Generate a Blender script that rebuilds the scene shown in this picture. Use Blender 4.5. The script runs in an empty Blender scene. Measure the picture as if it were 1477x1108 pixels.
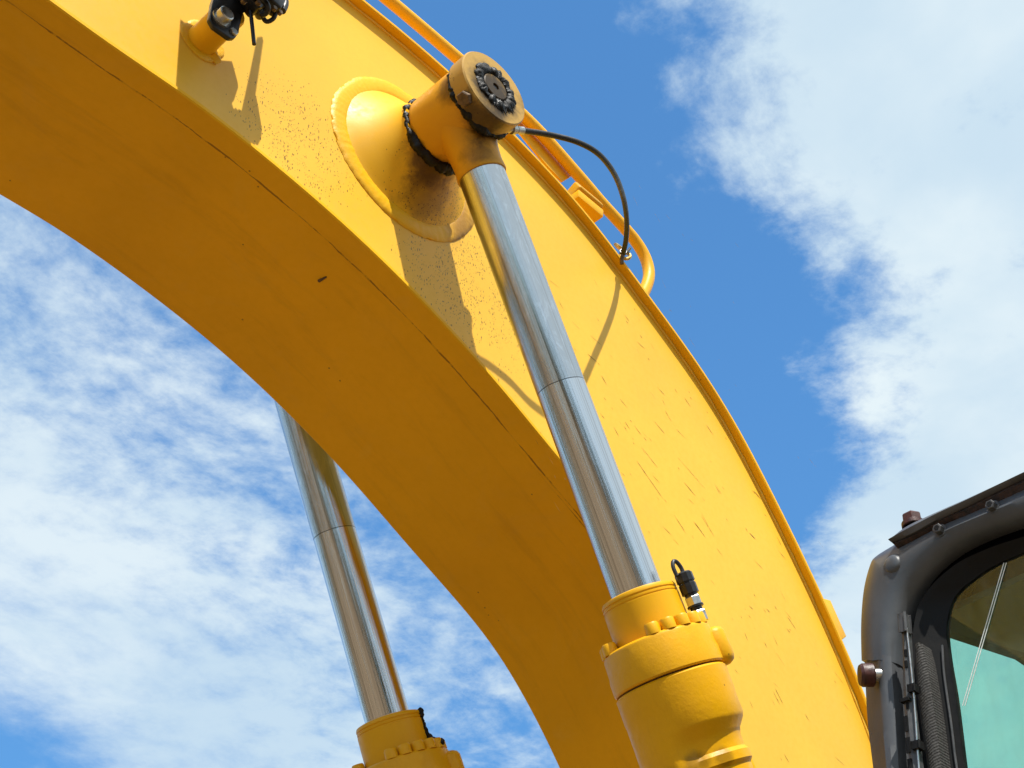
import bpy, bmesh, math, random
from mathutils import Vector, Matrix, noise as mnoise
random.seed(7)
S = bpy.context.scene
COL = S.collection

# ---------------------------------------------------------------- camera
F_PX, CX, CY, WPX = 2190.0, 738.5, 554.0, 1477.0
Yc = Vector((-2875, 1872, 2190)).normalized()
Zc = Vector((0, -Yc.z, Yc.y)).normalized()
Xc = Yc.cross(Zc)                        # world axes seen in camera space (x right, y down, z forward)
CAM = Vector((0, 0, 1.6))
def to_world(v): return Vector((Xc.dot(v), Yc.dot(v), Zc.dot(v)))
right, down, fwd = to_world(Vector((1,0,0))), to_world(Vector((0,1,0))), to_world(Vector((0,0,1)))
cam = bpy.data.objects.new('camera', bpy.data.cameras.new('camera'))
COL.objects.link(cam)
m = Matrix.Identity(4)
for i in range(3):
    m[i][0] = right[i]; m[i][1] = -down[i]; m[i][2] = -fwd[i]; m[i][3] = CAM[i]
cam.matrix_world = m
cam.data.sensor_width = 36.0
cam.data.lens = F_PX / WPX * 36.0
cam.data.clip_start = 0.05; cam.data.clip_end = 5000
S.camera = cam

# ---------------------------------------------------------------- light
SUN = Vector((-0.250, -0.50, 0.83)).normalized()
EL = math.asin(SUN.z); ROT = math.atan2(SUN.x, SUN.y)
sun = bpy.data.objects.new('sun', bpy.data.lights.new('sun', 'SUN'))
COL.objects.link(sun)
sun.data.energy = 3.9; sun.data.angle = math.radians(0.5); sun.data.color = (1, 0.955, 0.88)
sun.rotation_euler = SUN.to_track_quat('Z', 'Y').to_euler()
S.view_settings.view_transform = 'Standard'; S.view_settings.look = 'None'
S.view_settings.gamma = 1; S.view_settings.exposure = 0.75
S.view_settings.use_curve_mapping = False

class NT:
    """small node-tree writer"""
    def __init__(s, tree): s.t = tree; tree.nodes.clear()
    def n(s, typ, ins=None, **kw):
        nd = s.t.nodes.new(typ)
        for k, v in kw.items(): setattr(nd, k, v)
        for k, v in (ins or {}).items():
            if isinstance(v, bpy.types.NodeSocket): s.t.links.new(v, nd.inputs[k])
            else: nd.inputs[k].default_value = v
        return nd
    def math(s, op, a, b=0.0, c=None, clamp=False):
        d = {0: a, 1: b}
        if c is not None: d[2] = c
        return s.n('ShaderNodeMath', d, operation=op, use_clamp=clamp).outputs[0]
    def vmath(s, op, a, b=(0,0,0)):
        return s.n('ShaderNodeVectorMath', {0: a, 1: b}, operation=op)
    def smooth(s, x, lo, hi, a=0.0, b=1.0):
        return s.n('ShaderNodeMapRange', {0: x, 1: lo, 2: hi, 3: a, 4: b}, interpolation_type='SMOOTHSTEP').outputs[0]
    def noise(s, vec, scale, detail=4, rough=.5, dist=0.0):
        return s.n('ShaderNodeTexNoise', {'Vector': vec, 'Scale': scale, 'Detail': detail, 'Roughness': rough, 'Distortion': dist})
    def mix(s, f, a, b):
        nd = s.t.nodes.new('ShaderNodeMix'); nd.data_type = 'RGBA'
        for k, v in ((0, f), (6, a), (7, b)):
            if isinstance(v, bpy.types.NodeSocket): s.t.links.new(v, nd.inputs[k])
            else: nd.inputs[k].default_value = v if k == 0 else (tuple(v) + (1,))[:4]
        return nd.outputs[2]

W = bpy.data.worlds.new('World'); S.world = W; W.use_nodes = True
w = NT(W.node_tree)
sky = w.n('ShaderNodeTexSky', sky_type='NISHITA', sun_disc=False, sun_elevation=EL, sun_rotation=ROT,
          air_density=1.0, dust_density=0.0, ozone_density=5.0, altitude=200)
geo = w.n('ShaderNodeTexCoord')
sep = w.n('ShaderNodeSeparateXYZ', {0: geo.outputs['Generated']})
zz = w.math('MAXIMUM', sep.outputs[2], 0.06)
pa = w.math('DIVIDE', sep.outputs[0], zz); pb = w.math('DIVIDE', sep.outputs[1], zz)
pos = w.n('ShaderNodeCombineXYZ', {0: pa, 1: pb, 2: 0.0}).outputs[0]
warp = w.noise(pos, 1.7, 3, .5)
wv = w.vmath('SCALE', w.vmath('SUBTRACT', warp.outputs['Color'], (.5, .5, .5)).outputs[0]); wv.inputs[3].default_value = .16
posw = w.vmath('ADD', pos, wv.outputs[0]).outputs[0]
# distance beyond the edge of the near cloud bank, on the flat cloud layer
sw = w.n('ShaderNodeSeparateXYZ', {0: posw})
edge = w.math('MULTIPLY_ADD', sw.outputs[0], 0.30, 0.262)
far_bend = w.math('MULTIPLY', w.math('MAXIMUM', w.math('SUBTRACT', sw.outputs[0], 1.02), 0.0), 0.62)
d = w.math('SUBTRACT', sw.outputs[1], w.math('ADD', edge, far_bend))
bank = w.smooth(d, -0.17, 0.12, .98, -0.52)
left = w.math('ADD', w.smooth(d, 0.22, 0.50, -0.0, .62), w.smooth(d, .50, .92, 0.0, .58))
left_end = w.smooth(d, 1.14, 1.38, 0.0, -0.80)
left_more = w.smooth(d, 1.7, 2.6, 0.0, 0.5)
cover = w.math('ADD', w.math('ADD', bank, left), w.math('ADD', left_end, left_more))
# the far deck is drawn out along the wind, (1, .27) on the layer
rot = w.n('ShaderNodeMapping', {0: posw, 'Rotation': (0, 0, math.radians(-15))}).outputs[0]
band = w.noise(w.vmath('MULTIPLY', rot, (1.5, 3.6, 1)).outputs[0], 1.7, 7, .56).outputs[0]
puff = w.noise(pos, 4.6, 12, .63).outputs[0]
rip = w.noise(w.vmath('MULTIPLY', rot, (1, 1.05, 1)).outputs[0], 17.0, 10, .64).outputs[0]
isleft = w.smooth(d, .12, .4)
na = w.math('ADD', w.math('MULTIPLY', w.math('SUBTRACT', puff, .5), 2.0), w.math('MULTIPLY', w.math('SUBTRACT', rip, .5), 1.4))
nb_ = w.math('ADD', w.math('ADD', w.math('MULTIPLY', w.math('SUBTRACT', puff, .5), 1.0), w.math('MULTIPLY', w.math('SUBTRACT', rip, .5), w.smooth(d, .75, 1.1, 1.75, .8))), w.math('MULTIPLY', w.math('SUBTRACT', band, .5), .9))
n1 = w.math('ADD', w.math('MULTIPLY', na, w.math('SUBTRACT', 1.0, isleft)), w.math('MULTIPLY', nb_, isleft))
dens = w.math('ADD', cover, n1)
alpha = w.math('MULTIPLY', w.smooth(dens, w.math('MULTIPLY_ADD', isleft, -.16, -.10), w.math('MULTIPLY_ADD', isleft, .10, .80)), w.math('MULTIPLY_ADD', isleft, -.07, .97))
shade = w.noise(posw, 2.2, 6, .55).outputs[0]
ccol = w.mix(w.smooth(shade, .36, .64), (.37, .465, .535), (.49, .555, .58))
low = w.smooth(sep.outputs[2], 0.04, 0.34)
tint = w.vmath('MULTIPLY', sky.outputs[0], (.66, 1.07, 1.18)).outputs[0]
bg_sky = w.n('ShaderNodeBackground', {0: tint, 1: w.smooth(sep.outputs[2], .25, .66, .098, .13)})
bg_cl = w.n('ShaderNodeBackground', {0: ccol, 1: 1.0})
mixs = w.n('ShaderNodeMixShader', {0: w.math('ADD', w.math('MULTIPLY', alpha, low), w.math('MULTIPLY', w.math('SUBTRACT', 1.0, low), .72)), 1: bg_sky.outputs[0], 2: bg_cl.outputs[0]})
w.n('ShaderNodeOutputWorld', {0: mixs.outputs[0]})

# ---------------------------------------------------------------- placing: a photo direction meets a real plane
def ray(x, y): return to_world(Vector(((x - CX) / F_PX, (y - CY) / F_PX, 1)))
def on_y(x, y, Y):
    r = ray(x, y); return CAM + r * ((Y - CAM.y) / r.y)
def on_x(x, y, X):
    r = ray(x, y); return CAM + r * ((X - CAM.x) / r.x)

# ---------------------------------------------------------------- materials
SCR = tuple(on_y(1010, 720, 1.817))
def mat(name):
    mt = bpy.data.materials.new(name); mt.use_nodes = True
    return mt, NT(mt.node_tree)
def finish(t, col, rough=.5, metal=0.0, bump=None, bstr=.3, bdist=.001, spec=.5, coat=0.0, **kw):
    ins = {'Base Color': col if isinstance(col, bpy.types.NodeSocket) else tuple(col) + (1,), 'Roughness': rough, 'Metallic': metal,
           'Specular IOR Level': spec, 'Coat Weight': coat, 'Coat Roughness': .15}
    ins.update(kw)
    if bump is not None:
        ins['Normal'] = t.n('ShaderNodeBump', {'Strength': bstr, 'Distance': bdist, 'Height': bump}).outputs[0]
    b = t.n('ShaderNodeBsdfPrincipled', ins)
    t.n('ShaderNodeOutputMaterial', {0: b.outputs[0]})

YEL = (.80, .435, .008)
def paint(name, base=YEL, specks=0.0, scratches=0.0, grime=None, grime_col=(.09, .045, .008), cast=0.0, seam=False, rough=.42, runs=None, chips=0.0, spec=.28, streaks=0.0):
    """weathered machine paint; grime = list of (centre, radius, strength)"""
    mt, t = mat(name)
    tc = t.n('ShaderNodeTexCoord'); P = tc.outputs['Object']
    big = t.noise(P, 2.3, 4, .55).outputs[0]
    fine = t.noise(P, 60, 4, .6).outputs[0]
    col = t.mix(t.smooth(big, .3, .7), [c * .93 for c in base], [min(1, c * 1.06) for c in base])
    col = t.mix(t.smooth(fine, .35, .75, 0, .10), col, [base[0] * .72, base[1] * .62, base[2]])
    # dust film in faint drifting patches
    dust = t.noise(P, 7, 6, .65, .8).outputs[0]
    col = t.mix(t.smooth(dust, .5, .78, 0, .10), col, (.58, .36, .10))
    rgh = t.smooth(fine, .2, .8, rough - .08, rough + .10)
    hgt = t.math('MULTIPLY', t.noise(P, 230, 3, .5).outputs[0], .25)
    if specks:
        near = None
        for c, r in specks:
            dd = t.vmath('DISTANCE', P, c).outputs['Value']
            f = t.smooth(dd, r * .12, r, 1, 0)
            near = f if near is None else t.math('MAXIMUM', near, f)
        sc = t.vmath('MULTIPLY', P, (1.0, 1.0, .42)).outputs[0]
        sc = t.vmath('ADD', sc, t.vmath('MULTIPLY', t.noise(P, 40, 2).outputs['Color'], (.008, 0, .008)).outputs[0]).outputs[0]
        for scale, thr in ((165, .30), (300, .32)):
            v = t.n('ShaderNodeTexVoronoi', {'Vector': sc, 'Scale': scale, 'Randomness': 1.0})
            pick = t.n('ShaderNodeSeparateColor', {0: v.outputs['Color']}).outputs[0]
            lim = t.math('MULTIPLY', near, .78)
            on = t.math('LESS_THAN', pick, lim)
            on = t.math('MULTIPLY', on, t.math('GREATER_THAN', t.noise(P, 17, 3).outputs[0], .42))
            dot = t.math('MULTIPLY', t.smooth(v.outputs['Distance'], thr * .6, thr, 1, 0), on)
            col = t.mix(t.math('MULTIPLY', dot, .8), col, (.10, .055, .012))
    if scratches:
        # long thin rubs running down the plate
        for ang, sx, sz, lim, seed in ((-42, 13, 330, scratches, 3.1), (-48, 22, 420, scratches * .8, 9.7)):
            mp = t.n('ShaderNodeMapping', {0: P, 'Rotation': (0, math.radians(ang), 0), 'Location': (seed, 0, seed)}).outputs[0]
            mp = t.vmath('MULTIPLY', mp, (sx, .001, sz)).outputs[0]
            v = t.n('ShaderNodeTexVoronoi', {'Vector': mp, 'Scale': .55, 'Randomness': 1.0})
            pick = t.n('ShaderNodeSeparateColor', {0: v.outputs['Color']}).outputs[1]
            area = t.smooth(t.noise(P, 3.2, 2).outputs[0], .45, .60, 0.0, 1)
            area = t.math('MULTIPLY', area, t.smooth(t.vmath('DISTANCE', P, SCR).outputs['Value'], .25, .85, 1, .04))
            on = t.math('LESS_THAN', pick, t.math('MULTIPLY', area, lim))
            ln = t.math('MULTIPLY', t.smooth(v.outputs['Distance'], .16, .34, 1, 0), on)
            col = t.mix(t.math('MULTIPLY', ln, .9), col, (.13, .065, .012))
    if streaks:
        sv = t.vmath('MULTIPLY', P, (1.2, 9.0, 1.2)).outputs[0]
        st = t.noise(sv, 2.2, 7, .68, .3).outputs[0]
        col = t.mix(t.smooth(st, .5, .74, 0, streaks), col, (.36, .165, .010))
        col = t.mix(t.smooth(t.noise(P, 5.5, 8, .72, 1.2).outputs[0], .56, .70, 0, streaks * .7), col, (.85, .52, .06))
        sp = t.n('ShaderNodeTexVoronoi', {'Vector': P, 'Scale': 55, 'Randomness': 1.0})
        pk = t.n('ShaderNodeSeparateColor', {0: sp.outputs['Color']}).outputs[0]
        dt = t.math('MULTIPLY', t.smooth(sp.outputs['Distance'], .08, .16, 1, 0), t.math('LESS_THAN', pk, .02))
        col = t.mix(t.math('MULTIPLY', dt, .7), col, (.16, .06, .01))
    if chips:
        cn = t.noise(P, 34, 5, .7, .4).outputs[0]
        col = t.mix(t.smooth(cn, .70 - chips, .74 - chips, 0, .85), col, (.07, .035, .02))
    if grime:
        gn = t.noise(P, 22, 8, .7, .3).outputs[0]
        for c, r, s in grime:
            dd = t.vmath('DISTANCE', P, c).outputs['Value']
            g = t.math('ADD', t.smooth(dd, r * .1, r, 1, 0), t.math('MULTIPLY', t.math('SUBTRACT', gn, .5), 1.1))
            g = t.smooth(g, .30, .95, 0, s)
            col = t.mix(g, col, grime_col)
    if runs:      # oil film bled downwards from a joint
        gn = t.noise(t.vmath('MULTIPLY', P, (1, 1, .12)).outputs[0], 30, 6, .7, .2).outputs[0]
        for c, r, s in runs:
            q = t.vmath('MULTIPLY', t.vmath('SUBTRACT', P, c).outputs[0], (1, 1, .45)).outputs[0]
            dd = t.vmath('LENGTH', q).outputs['Value']
            g = t.math('ADD', t.smooth(dd, 0, r, 1, 0), t.math('MULTIPLY', t.math('SUBTRACT', gn, .5), .9))
            col = t.mix(t.smooth(g, .35, 1.0, 0, s), col, (.22, .105, .02))
    if seam:
        uv = t.n('ShaderNodeSeparateXYZ', {0: tc.outputs['UV']})
        wob = t.noise(P, 14, 5, .65).outputs[0]
        v = t.math('ADD', uv.outputs[1], t.math('MULTIPLY', t.math('SUBTRACT', wob, .5), .008))
        for v0, u0, u1, k, hw in ((.058, .2, 2.75, .72, .0015), (.066, 1.72, 2.9, .55, .0012)):
            ln = t.math('ABSOLUTE', t.math('SUBTRACT', v, v0))
            wd = t.smooth(t.noise(P, 9, 4, .7).outputs[0], .34, .62, .15, 1.5)
            ln = t.math('DIVIDE', ln, t.math('MULTIPLY', wd, hw))
            ln = t.smooth(ln, .6, 1.4, 1, 0)
            br = t.smooth(t.noise(P, 26, 4, .7).outputs[0], .38, .50, .25, 1)
            rng = t.math('MULTIPLY', t.smooth(uv.outputs[0], u0, u0 + .15, 0, 1), t.smooth(uv.outputs[0], u1 - .5, u1, 1, 0))
            col = t.mix(t.math('MULTIPLY', t.math('MULTIPLY', ln, br), t.math('MULTIPLY', rng, k)), col, (.14, .042, .008))
            hgt = t.math('SUBTRACT', hgt, t.math('MULTIPLY', ln, .4))
    if cast:
        hgt = t.math('ADD', hgt, t.math('MULTIPLY', t.noise(P, 120, 5, .6).outputs[0], cast))
    finish(t, col, rgh, 0, hgt, .35, .0012, spec, .0)
    return mt

EYE_C = None
def simple(name, col, rough=.5, metal=0.0, var=.15, nscale=40, bstr=.3, bdist=.001, bscale=150, spec=.5, rust=None):
    mt, t = mat(name)
    P = t.n('ShaderNodeTexCoord').outputs['Object']
    nz = t.noise(P, nscale, 6, .65, .2).outputs[0]
    c = t.mix(t.smooth(nz, .3, .7), [x * (1 - var) for x in col], [min(1, x * (1 + var)) for x in col])
    if rust:
        c = t.mix(t.smooth(t.noise(P, nscale * .6, 8, .7, .4).outputs[0], rust[1], rust[1] + .14, 0, 1), c, rust[0])
    finish(t, c, t.smooth(nz, .2, .8, max(.02, rough - .1), min(1, rough + .1)), metal, t.noise(P, bscale, 5, .6).outputs[0], bstr, bdist, spec)
    return mt

def chrome_mat():
    mt, t = mat('chrome_rod')
    P = t.n('ShaderNodeTexCoord').outputs['Object']
    s = t.n('ShaderNodeSeparateXYZ', {0: P})
    upper = t.smooth(s.outputs[2], .685, .692, 1, 0)             # the duller part above the stroke mark
    ang = t.math('ARCTAN2', s.outputs[1], s.outputs[0])
    sv = t.n('ShaderNodeCombineXYZ', {0: t.math('MULTIPLY', ang, 9), 1: t.math('MULTIPLY', s.outputs[2], .16), 2: 0.0}).outputs[0]
    streak = t.noise(sv, 2.2, 6, .65, .1).outputs[0]
    fine = t.noise(t.vmath('MULTIPLY', sv, (3, .8, 1)).outputs[0], 4, 3, .6).outputs[0]
    smear_v = t.n('ShaderNodeCombineXYZ', {0: t.math('MULTIPLY', ang, 1.1), 1: t.math('MULTIPLY', s.outputs[2], 5.0), 2: 0.0}).outputs[0]
    smear = t.noise(smear_v, 2.4, 7, .65, 1.4).outputs[0]
    sm = t.smooth(smear, .46, .66)
    rl = t.math('ADD', t.smooth(streak, .3, .7, .03, .07), t.math('MULTIPLY', fine, .03))
    ru = t.math('ADD', t.math('ADD', t.smooth(streak, .3, .7, .08, .15), t.math('MULTIPLY', sm, .08)), 0.0)
    rough = t.math('ADD', t.math('MULTIPLY', ru, upper), t.math('MULTIPLY', rl, t.math('SUBTRACT', 1.0, upper)))
    base = t.mix(t.smooth(fine, .5, .72, 0, .6), (.68, .69, .70), (.34, .345, .35))  # dark lengthwise streaks in the colour stand in for reflected surroundings
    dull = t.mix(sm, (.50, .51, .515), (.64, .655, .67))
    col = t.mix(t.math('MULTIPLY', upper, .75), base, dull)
    mark = t.math('ABSOLUTE', t.math('SUBTRACT', s.outputs[2], t.math('ADD', .689, t.math('MULTIPLY', t.noise(P, 30, 2).outputs[0], .002))))
    col = t.mix(t.smooth(mark, .0006, .0016, .8, 0), col, (.05, .05, .05))
    spk = t.noise(P, 170, 3, .6).outputs[0]
    col = t.mix(t.math('MULTIPLY', t.smooth(spk, .70, .76, 0, .6), upper), col, (.12, .10, .08))
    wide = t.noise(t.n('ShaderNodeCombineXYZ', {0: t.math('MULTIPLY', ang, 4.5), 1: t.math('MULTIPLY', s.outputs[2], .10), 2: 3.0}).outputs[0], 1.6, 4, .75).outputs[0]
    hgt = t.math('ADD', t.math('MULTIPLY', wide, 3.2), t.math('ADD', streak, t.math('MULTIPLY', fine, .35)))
    col = t.mix(t.smooth(wide, .50, .64, 0, .55), col, (.33, .32, .31))  # broader dark bands in the colour, also painted reflections
    finish(t, col, rough, 1.0, hgt, .30, .0010)
    return mt

def grease_mat():
    mt, t = mat('black_grease')
    P = t.n('ShaderNodeTexCoord').outputs['Object']
    n = t.noise(P, 90, 6, .7, .5).outputs[0]
    col = t.mix(t.smooth(n, .35, .8), (.0025, .0025, .0025), (.010, .008, .006))
    finish(t, col, t.smooth(n, .3, .7, .26, .75), 0, n, .7, .003, .3)
    return mt

def glass_mat(name, tint):
    mt, t = mat(name)
    tr = t.n('ShaderNodeBsdfTransparent', {0: tuple(tint) + (1,)})
    gl = t.n('ShaderNodeBsdfGlossy', {'Roughness': .02, 'Color': (.9, 1, .97, 1)})
    P = t.n('ShaderNodeTexCoord').outputs['Object']
    dust = t.n('ShaderNodeBsdfDiffuse', {0: (.45, .5, .45, 1)})  # dust film, its pale patches also standing in for reflection smears
    fr = t.math('MULTIPLY', t.n('ShaderNodeFresnel', {'IOR': 1.5}).outputs[0], t.math('SUBTRACT', 1.0, t.n('ShaderNodeNewGeometry').outputs['Backfacing']))
    m1 = t.n('ShaderNodeMixShader', {0: fr, 1: tr.outputs[0], 2: gl.outputs[0]})
    dn = t.smooth(t.noise(t.vmath('MULTIPLY', P, (1, 1, .35)).outputs[0], 9, 8, .72, .8).outputs[0], .35, .75, .004, .075)
    m2 = t.n('ShaderNodeMixShader', {0: dn, 1: m1.outputs[0], 2: dust.outputs[0]})
    t.n('ShaderNodeOutputMaterial', {0: m2.outputs[0]})
    return mt

# ---------------------------------------------------------------- mesh helpers
def obj(name, bm, material, parent=None, smooth=True, angle=35, label=None, kind=None):
    me = bpy.data.meshes.new(name)
    bmesh.ops.recalc_face_normals(bm, faces=bm.faces)
    bm.to_mesh(me); bm.free()
    if smooth:
        me.shade_smooth(); me.set_sharp_from_angle(angle=math.radians(angle))
    me.materials.append(material)
    o = bpy.data.objects.new(name, me); COL.objects.link(o)
    if parent: o.parent = parent
    if label: o['label'] = label
    if kind: o['kind'] = kind
    return o
def catmull(pts, n):
    pts = [Vector(p) for p in pts]; k = len(pts) - 1; out = []
    for i in range(n + 1):
        u = i / n * k; j = min(int(u), k - 1); f = u - j
        p1, p2 = pts[j], pts[j + 1]
        p0 = pts[j - 1] if j else p1 * 2 - p2
        p3 = pts[j + 2] if j + 2 <= k else p2 * 2 - p1
        out.append(.5 * ((2 * p1) + (p2 - p0) * f + (2 * p0 - 5 * p1 + 4 * p2 - p3) * f * f + (3 * p1 - p0 - 3 * p2 + p3) * f ** 3))
    return out
def resample(pts, n):
    L = [0]
    for a, b in zip(pts, pts[1:]): L.append(L[-1] + (b - a).length)
    out = []; j = 0
    for i in range(n + 1):
        s = L[-1] * i / n
        while j < len(L) - 2 and L[j + 1] < s: j += 1
        f = (s - L[j]) / max(1e-9, L[j + 1] - L[j]); out.append(pts[j].lerp(pts[j + 1], min(1, max(0, f))))
    return out
def relax(pts, it):
    for _ in range(it):
        pts = [pts[0]] + [pts[i] * .5 + (pts[i - 1] + pts[i + 1]) * .25 for i in range(1, len(pts) - 1)] + [pts[-1]]
    return pts
def frame_of(axis):
    a = Vector(axis).normalized()
    h = Vector((0, 0, 1)) if abs(a.z) < .9 else Vector((1, 0, 0))
    u = a.cross(h).normalized(); return u, a.cross(u), a
def add_lathe(bm, prof, org=(0,0,0), axis=(0,0,1), seg=48, jitter=None, closed=False, scale=(1, 1)):
    """prof = [(t, r)] along the axis"""
    u, v, a = frame_of(axis); org = Vector(org); rings = []
    for t, r in prof:
        if r < 1e-6: rings.append([bm.verts.new(org + a * t)]); continue
        ring = []
        for k in range(seg):
            th = 2 * math.pi * k / seg
            p = org + a * t + (u * math.cos(th) * scale[0] + v * math.sin(th) * scale[1]) * r
            if jitter: p = jitter(p, org)
            ring.append(bm.verts.new(p))
        rings.append(ring)
    pairs = list(zip(rings, rings[1:]))
    if closed: pairs.append((rings[-1], rings[0]))
    for A, B in pairs:
        for k in range(seg):
            k2 = (k + 1) % seg
            if len(A) == 1 and len(B) == 1: continue
            if len(A) == 1: bm.faces.new((A[0], B[k], B[k2]))
            elif len(B) == 1: bm.faces.new((A[k], A[k2], B[0]))
            else: bm.faces.new((A[k], A[k2], B[k2], B[k]))
    return bm
def lathe(prof, **k): return add_lathe(bmesh.new(), prof, **k)
def add_tube(bm, pts, r, seg=12, cap=True):
    pts = [Vector(p) for p in pts]; rings = []; u = None
    for i, p in enumerate(pts):
        t = (pts[min(i + 1, len(pts) - 1)] - pts[max(i - 1, 0)]).normalized()
        if u is None: u = frame_of(t)[0]
        u = (u - t * u.dot(t)).normalized(); v = t.cross(u)
        rr = r(i / (len(pts) - 1)) if callable(r) else r
        rings.append([bm.verts.new(p + (u * math.cos(2 * math.pi * k / seg) + v * math.sin(2 * math.pi * k / seg)) * rr) for k in range(seg)])
    for A, B in zip(rings, rings[1:]):
        for k in range(seg): bm.faces.new((A[k], A[(k + 1) % seg], B[(k + 1) % seg], B[k]))
    if cap: bm.faces.new(rings[0][::-1]); bm.faces.new(rings[-1])
    return bm
def tube(pts, r, **k): return add_tube(bmesh.new(), pts, r, **k)
def add_box(bm, c, size, R=None, bev=0.0, seg=2):
    r = bmesh.ops.create_cube(bm, size=1.0); vs = r['verts']
    for v in vs:
        p = Vector((v.co.x * size[0], v.co.y * size[1], v.co.z * size[2]))
        v.co = (R @ p if R else p) + Vector(c)
    if bev:
        es = list({e for v in vs for e in v.link_edges})
        bmesh.ops.bevel(bm, geom=es, offset=bev, segments=seg, affect='EDGES', profile=.5)
    return bm
def box(c, size, R=None, bev=0.0, seg=2): return add_box(bmesh.new(), c, size, R, bev, seg)
def axes(x, y, z): 
    R = Matrix.Identity(3)
    for i, a in enumerate((x, y, z)):
        a = Vector(a).normalized()
        for j in range(3): R[j][i] = a[j]
    return R
def prism(poly, thick_vec, bev=0.0):
    """poly: list of 3D points, extruded by a vector"""
    bm = bmesh.new(); tv = Vector(thick_vec)
    a = [bm.verts.new(p) for p in poly]; b = [bm.verts.new(Vector(p) + tv) for p in poly]
    bm.faces.new(a); bm.faces.new(b[::-1])
    for i in range(len(a)): bm.faces.new((a[i], b[i], b[(i + 1) % len(a)], a[(i + 1) % len(a)]))
    if bev: bmesh.ops.bevel(bm, geom=list(bm.edges), offset=bev, segments=2, affect='EDGES', profile=.5)
    return bm
def loft(curves, closed=False):
    bm = bmesh.new(); R = [[bm.verts.new(p) for p in c] for c in curves]
    prs = list(zip(R, R[1:]))
    if closed: prs.append((R[-1], R[0]))
    for A, B in prs:
        for i in range(len(A) - 1): bm.faces.new((A[i], A[i + 1], B[i + 1], B[i]))
    if closed:
        bm.faces.new([r[0] for r in R]); bm.faces.new([r[-1] for r in R][::-1])
    return bm
def hexhead(c, axis, r, h, chamfer=.12):
    """hexagonal bolt head standing on c, growing along axis, with a chamfered top and a small washer face"""
    bm = bmesh.new()
    add_lathe(bm, [(0, 0), (0, r), (h * .86, r), (h, r * .86), (h, 0)], org=c, axis=axis, seg=6)
    return bm
def lumps(amp, freq, seed=0.0, flat=1.0):
    def f(p, org):
        dn = mnoise.noise(p * freq + Vector((seed, seed, seed))) + .6 * mnoise.noise(p * freq * 2.7 + Vector((seed, 0, 0)))
        dv = (p - Vector(org)); dv.normalize()
        return p + dv * dn * amp
    return f

# ================================================================= GROUND
def ground_mat():
    mt, t = mat('dusty_ground')
    P = t.n('ShaderNodeTexCoord').outputs['Object']
    a = t.noise(P, .35, 8, .65).outputs[0]; b = t.noise(P, 14, 6, .7).outputs[0]
    c = t.mix(t.smooth(a, .35, .65), (.150, .100, .055), (.205, .145, .085))
    c = t.mix(t.smooth(b, .5, .75, 0, .5), c, (.08, .06, .045))
    finish(t, c, .95, 0, b, .6, .02, .2)
    return mt
bm = bmesh.new()
N = 60
def gz(x, y):
    r = math.hypot(x, y)
    return 0.0 if r < 9 else .05 * mnoise.noise(Vector((x, y, 0)) * .2) * min(1, (r - 9) / 10)
radii = [0, 2, 4, 6, 9, 13, 20, 32, 50, 90, 160, 300, 600, 1200, 2400]
prev = [bm.verts.new((0, 0, 0))]
for r in radii[1:]:
    ring = [bm.verts.new((r * math.cos(2 * math.pi * k / N), r * math.sin(2 * math.pi * k / N), gz(r * math.cos(2 * math.pi * k / N), r * math.sin(2 * math.pi * k / N)) )) for k in range(N)]
    for k in range(N):
        if len(prev) == 1: bm.faces.new((prev[0], ring[k], ring[(k + 1) % N]))
        else: bm.faces.new((prev[k], ring[k], ring[(k + 1) % N], prev[(k + 1) % N]))
    prev = ring
g = obj('ground', bm, ground_mat()); g['kind'] = 'structure'

# ================================================================= unseen far tree belt, added as a dark band for the chrome to mirror
def leaf_mat():
    mt, t = mat('far_foliage')
    P = t.n('ShaderNodeTexCoord').outputs['Object']
    n = t.noise(P, .6, 6, .7).outputs[0]
    finish(t, t.mix(t.smooth(n, .35, .65), (.018, .030, .010), (.05, .075, .022)), .9, 0, n, .8, .3, .1)
    return mt
bm = bmesh.new(); rnd = random.Random(5)
for k in range(230):
    th = 2 * math.pi * k / 230 + rnd.uniform(-.01, .01); rr = rnd.uniform(52, 66); hh = rnd.uniform(4.5, 9.5) * (.75 + .4 * math.sin(th * 3 + 1))
    q = bmesh.ops.create_icosphere(bm, subdivisions=2, radius=1)
    cx_, cy_ = rr * math.cos(th), rr * math.sin(th); wdt = rnd.uniform(2.0, 3.4)
    for v in q['verts']:
        dn = 1 + .35 * mnoise.noise(v.co * 2 + Vector((k * 3.1, 0, 0)))
        v.co = Vector((cx_ + v.co.x * wdt * dn, cy_ + v.co.y * wdt * dn, hh * .5 + v.co.z * hh * .52 * dn))
obj('unseen_far_trees', bm, leaf_mat(), angle=20, kind='stuff')

# ================================================================= EXCAVATOR
exc = bpy.data.objects.new('excavator', None); COL.objects.link(exc)
exc.location = (0, 0, 0)
exc['label'] = 'yellow excavator seen from below, arched boom with two chrome rods and dark grey cab'
exc['category'] = 'excavator'

YP, YB = 1.817, 2.285        # near and far side plates of the boom
YR, YF = 1.637, 2.417        # axes of the near and far boom cylinders
DE = YP - YR
EYE = on_y(663, 167, YR)
RING = on_y(586, 229, YP)    # where the pin meets the plate

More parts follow.
